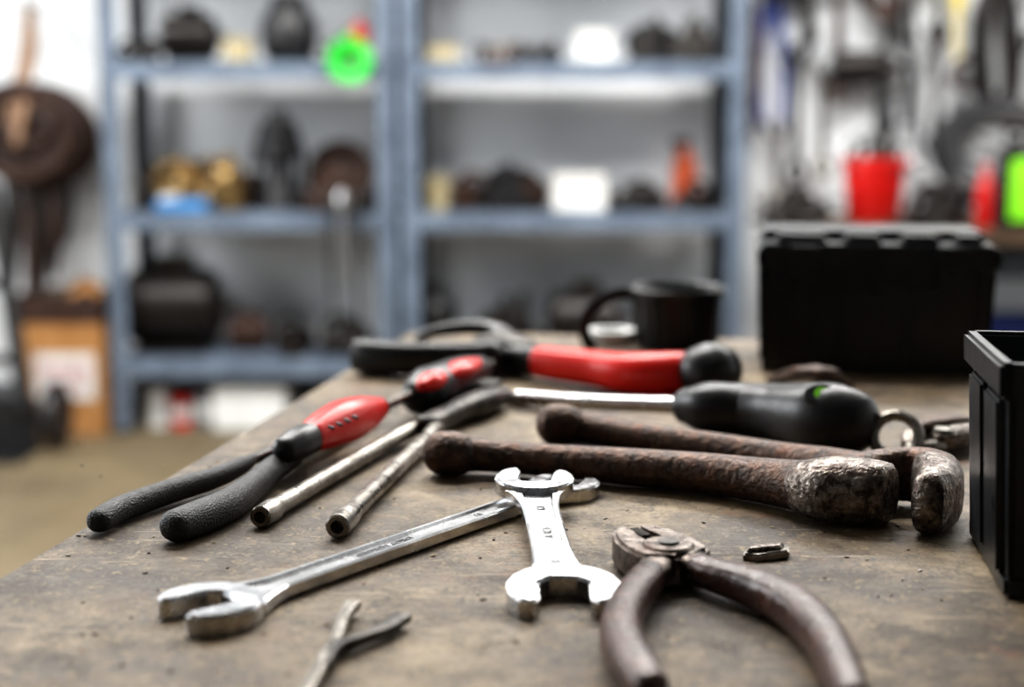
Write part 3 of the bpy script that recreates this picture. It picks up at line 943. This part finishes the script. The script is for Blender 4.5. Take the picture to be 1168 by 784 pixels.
# ---------------------------------------------------------------- right: back bench, pegboard
b = B('back_workbench')
b.box((.98, 4.30, .71), (2.95, 5.40, .75), m_wood, .003)
for x in (1.0, 2.86):
    for y in (4.34, 5.30):
        b.box((x, y, 0), (x + .07, y + .07, .71), m_grey, .003)
b.box((1.0, 4.36, .15), (2.93, 5.36, .18), m_wood, .003)
b.box((1.02, 4.36, .60), (2.9, 4.39, .71), m_bluedk, .003)
b.done()
b = B('pegboard')
b.box((.92, 5.422, .80), (2.9, 5.448, 2.2), m_wall, .002)
for i in range(24):
    for j in range(16):
        b.box((.98 + i * .08, 5.4205, .86 + j * .08), (.988 + i * .08, 5.4222, .868 + j * .08), m_dirty)
b.done()
PY = 5.38
def peg(b, p):
    b.sweep([Vector((p.x, 5.419, p.z)), p + Vector((0, -.05, 0)), p + Vector((0, -.055, .02))], [.003] * 3, m_dsteel, n=8)

def hang(name, px, py, kind, l, mat, mat2=None, k=1.0, dy=0.0):
    p = D(px, py, PY - dy)
    b = B(name)
    peg(b, p)
    l0 = l / k
    mm = frame(p + Vector((0, -.02, .02)), (0.02, 0, -1), (0, -1, 0)) @ Matrix.Scale(k, 4)
    l = l0
    mat2 = mat2 or mat
    if kind == 'wrench':
        b.prism(jaw_outline(.032, .5, math.pi, .01, 0), -.006, .006, mat, .002, mm)
        b.sweep([(.03, 0, 0), (l * .5, 0, 0), (l - .03, 0, 0)], [(.016, .005), (.010, .004), (.014, .005)], mat, up=(0, 0, 1), ex=4, mtx=mm, sub=3)
        b.torus(.022, .009, mat, mm @ Matrix.Translation((l, 0, 0)), 24, 8)
    elif kind == 'hammer':
        b.sweep([(.02, 0, 0), (l * .5, 0, 0), (l, 0, 0)], [(.012, .010), (.014, .012), (.018, .015)], mat2, mtx=mm, sub=3)
        b.sweep([(0, -.07, 0), (0, -.03, 0), (0, .03, 0), (0, .08, 0)], [(.016, .018), (.014, .014), (.016, .014), (.004, .014)], mat, mtx=mm, ex=3, sub=3)
    elif kind == 'pliers':
        b.sweep([(0, -.012, 0), (.05, -.014, 0), (.08, .006, 0), (l * .6, .035, 0), (l, .03, 0)], [.006, .011, .012, .010, .010], mat2, mtx=mm, sub=4)
        b.sweep([(0, .012, 0), (.05, .014, 0), (.08, -.006, 0), (l * .6, -.035, 0), (l, -.03, 0)], [.006, .011, .012, .010, .010], mat2, mtx=mm, sub=4)
        b.lathe([(0, -.014), (.016, -.014), (.016, .014), (0, .014)], mat, mm @ Matrix.Translation((.07, 0, 0)))
    elif kind == 'saw':
        b.prism([(.0, -.02), (.12, -.055), (l, -.02), (l, .02), (.12, .05), (0, .03)], -.001, .001, mat, 0, mm)
        b.torus(.045, .016, mat2, mm @ Matrix.Translation((.0, 0, 0)), 24, 8)
    elif kind == 'belt':
        b.sweep([(0, 0, .01), (l * .3, -.05, .01), (l * .8, -.045, .01), (l, 0, .01), (l * .8, .045, .01), (l * .3, .05, .01), (0, .001, .01)], [(.016, .008)] * 7, mat, mtx=mm, sub=5, ex=3)
        b.sweep([(.02, 0, .02), (l * .4, -.03, .022), (l * .9, -.02, .02), (l * 1.08, 0.01, .02), (l * .8, .03, .02), (.02, .002, .02)], [(.014, .008)] * 6, mat2, mtx=mm, sub=5, ex=3)
    elif kind == 'driver':
        b.sweep([(0, 0, .01), (.06, 0, .01), (.11, 0, .01)], [.018, .016, .011], mat2, mtx=mm, sub=4)
        b.sweep([(.11, 0, .01), (l, 0, .01)], [.005, .004], mat, mtx=mm, sub=2)
    elif kind == 'drill':
        b.lathe([(0, 0), (.01, 0), (.012, .03), (.026, .035), (.028, .06), (.040, .07), (.042, .16), (.034, .18), (0, .185)], mat, mm @ Matrix.Rotation(math.pi / 2, 4, 'X') @ Matrix.Translation((0.05, 0.03, -.10)), 22)
        b.sweep([(.06, .03, .03), (.12, .045, .03), (.20, .05, .03)], [(.018, .024), (.017, .022), (.024, .03)], mat2, mtx=mm, sub=3, ex=3)
        b.sweep([(.20, .05, .03), (l * .8, .03, .03), (l, -.03, .03)], [.006] * 3, mat2, mtx=mm, sub=4)
    return b.done()

hang('hanging_drive_belt', 846, -10, 'belt', .50, m_brown, m_wood, 1.0)
hang('hanging_bolt_cutter', 880, -40, 'pliers', .60, m_bluep, m_bluep, 1.3)
hang('hanging_wrench', 884, 150, 'wrench', .27, m_steel, None, 1.3, .03)
hang('hanging_wrench', 908, 60, 'wrench', .46, m_dirty, None, 1.4)
hang('hanging_wrench', 938, 80, 'wrench', .38, m_steel, None, 1.3)
hang('hanging_power_drill', 900, -30, 'drill', .34, m_black, m_dirty, 1.3)
hang('hanging_power_drill', 982, 60, 'drill', .40, m_dirty, m_black, 1.5)
hang('hanging_hammer', 955, -20, 'hammer', .44, m_dirty, m_brown, 1.3, .04)
hang('hanging_pliers', 1020, -5, 'pliers', .48, m_dirty, m_dirty, 1.5)
hang('hanging_wrench', 1010, 90, 'wrench', .38, m_steel, None, 1.3, .03)
hang('hanging_wrench', 1046, 70, 'wrench', .40, m_chrome, None, 1.2)
hang('hanging_wrench', 1068, 40, 'wrench', .42, m_dsteel, None, 1.3)
hang('hanging_handsaw', 1100, 90, 'saw', .30, m_chrome, m_brown, 1.1)
hang('hanging_pry_bar', 1090, -40, 'driver', .36, m_yel, m_yel, 1.7)
hang('hanging_drive_belt', 1134, -20, 'belt', .46, m_black, m_dirty, 1.4)
hang('hanging_wrench', 1160, 50, 'wrench', .36, m_dirty, None, 1.4, .04)
hang('hanging_drive_belt', 1002, -90, 'belt', .34, m_black, m_rustdk, 1.4, .04)
hang('hanging_pliers', 1055, -60, 'pliers', .36, m_dirty, m_dirty, 1.5)
hang('hanging_hammer', 1190, -10, 'hammer', .46, m_dirty, m_brown, 1.3)
hang('hanging_pliers', 1240, 20, 'pliers', .34, m_dsteel, m_redp, 1.2)

ZB = .751
b = B('red_bucket')
p = Vector((X(990, 4.75), 4.75, ZB))
b.lathe([(0, 0), (.082, 0), (.085, .004), (.102, .185), (.112, .188), (.112, .212), (.102, .212), (.096, .18), (.080, .008), (0, .008)], m_redp, Matrix.Translation(p), 36)
b.torus(.107, .004, m_dsteel, frame(p + Vector((0, 0, .195)), (1, 0, 0), (0, -.95, .3)), 30, 8, 0, math.pi)
rnd = random.Random(4)
for k in range(7):
    a = rnd.uniform(0, 6.28)
    q = p + Vector((math.cos(a) * .04, math.sin(a) * .04, .01))
    tpt = q + Vector((math.cos(a) * .03, math.sin(a) * .03, .25))
    b.sweep([q, q.lerp(tpt, .6)], [.004, .004], m_steel, up=(0, 1, 0), n=8, sub=1)
    b.sweep([q.lerp(tpt, .6), q.lerp(tpt, .8), tpt], [.009, .012, .010], rnd.choice([m_dirty, m_dirty, m_black]), up=(0, 1, 0), n=10, sub=2)
b.done()
b = B('rubber_tyre')
nz = Vector((0, -.62, .78))
tyre_m = frame(Vector((X(1150, 5.0), 5.02, ZB + .245 * .62 + .056)), (1, 0, 0), nz)
b.torus(.245, .052, m_black, tyre_m, 48, 14)
b.torus(.195, .014, m_dsteel, tyre_m, 40, 8)
b.lathe([(0, -.03), (.035, -.03), (.035, .03), (0, .03)], m_dsteel, tyre_m)
for k in range(8):
    a = k * math.pi / 4
    b.sweep([(0, 0, 0), (.19 * math.cos(a), .19 * math.sin(a), 0)], [.008, .008], m_dirty, mtx=tyre_m, sub=1, n=8)
b.done()
b = B('work_light')
p = Vector((X(1160, 4.38), 4.38, ZB))
b.box((-.085, -.03, 0), (.125, .03, .24), m_black, .008, Matrix.Translation(p))
b.box((-.056, -.036, .03), (.11, -.028, .215), m_lime, .003, Matrix.Translation(p))
b.sweep([p + Vector((-.06, 0, .23)), p + Vector((-.05, 0, .27)), p + Vector((.09, 0, .27)), p + Vector((.10, 0, .23))], [.009] * 4, m_black, up=(0, 1, 0))
b.done()
b = B('red_oil_can')
p = Vector((X(1115, 4.50), 4.50, ZB))
b.lathe([(0, 0), (.028, 0), (.029, .004), (.029, .11), (.023, .14), (.011, .16), (.007, .20), (0, .20)], m_redp, Matrix.Translation(p))
b.done()
pile('pulley_pile', 1046, 1078, ZB, .15, 21, [m_dirty, m_black, m_dsteel], y0=4.42, y1=4.60, n=18)
pile('bearing_pile', 884, 925, ZB, .13, 22, [m_dirty, m_dirty, m_dsteel], y0=4.50, y1=4.75, n=18)
b = B('blue_storage_crate')
p = Vector((X(1165, 4.85), 4.85, .181))
for lo, hi in (((-.2, -.15, 0), (.2, .15, .01)), ((-.2, -.15, 0), (.2, -.14, .24)), ((-.2, .14, 0), (.2, .15, .24)), ((-.2, -.15, 0), (-.19, .15, .24)), ((.19, -.15, 0), (.2, .15, .24)), ((-.21, -.16, .22), (.21, -.14, .25))):
    b.box(lo, hi, m_bluep, .002, Matrix.Translation(p))
b.done()

# ---------------------------------------------------------------- lights
m_tube = M('fluorescent_tube', c(250, 250, 250), rough=.4, emis=((0.97, .99, 1, 1), 8))
def fixture(x, y, w, power, rot=0.0):
    e = B('ceiling_light')
    mm = Matrix.Translation((x, y, 2.899)) @ Matrix.Rotation(rot, 4, 'Z')
    e.box((-w / 2, -.12, -.06), (w / 2, .12, 0), m_ceil, .004, mm)
    for s in (-.06, .06):
        e.sweep([(-w / 2 + .03, s, -.075), (w / 2 - .03, s, -.075)], [.013, .013], m_tube, mtx=mm, sub=1, n=12)
    e.done()
    ld = bpy.data.lights.new('tube_light', 'AREA')
    ld.shape = 'RECTANGLE'
    ld.size = w
    ld.size_y = .24
    ld.energy = power
    ld.color = (1.0, 0.98, 0.95)
    lo = bpy.data.objects.new('tube_light', ld)
    lo.location = (x, y, 2.80)
    lo.rotation_euler = (0, 0, rot)
    bpy.context.scene.collection.objects.link(lo)
fixture(-.4, 2.0, 1.5, 60)
fixture(1.6, 2.7, 1.5, 24)
fixture(-1.5, 3.3, 1.5, 70)
fixture(.6, 3.5, 1.5, 84)
fixture(2.1, 4.1, 1.2, 34)
ld = bpy.data.lights.new('added_window_light', 'AREA')  # area light of the added window, fills the shelves from the left
ld.shape = 'RECTANGLE'
ld.size = 2.3
ld.size_y = 1.2
ld.energy = 60
ld.color = (0.95, 0.98, 1.0)
lo = bpy.data.objects.new('added_window_light', ld)
lo.location = (-3.27, 2.7, 1.65)
lo.rotation_euler = (math.pi / 2, 0, -math.pi / 2)
bpy.context.scene.collection.objects.link(lo)

w = bpy.data.worlds.new('World')
w.use_nodes = True
w.node_tree.nodes['Background'].inputs[0].default_value = (0.8, 0.88, 1, 1)
w.node_tree.nodes['Background'].inputs[1].default_value = 0.3
bpy.context.scene.world = w

# ---------------------------------------------------------------- camera
cd = bpy.data.cameras.new('camera')
cd.sensor_width = 36
cd.lens = FPX * 36 / 1168
cd.clip_start = 0.02
cd.dof.use_dof = True
cd.dof.focus_distance = 0.71
cd.dof.aperture_fstop = 3.8
co = bpy.data.objects.new('camera', cd)
co.location = CAM
co.rotation_euler = (math.pi / 2 - TH, 0, 0)
bpy.context.scene.collection.objects.link(co)
bpy.context.scene.camera = co
vs = bpy.context.scene.view_settings
try:
    vs.view_transform = 'Standard'
    vs.exposure = 0.0
    vs.look = 'Medium High Contrast'
except Exception as e:
    print(e)
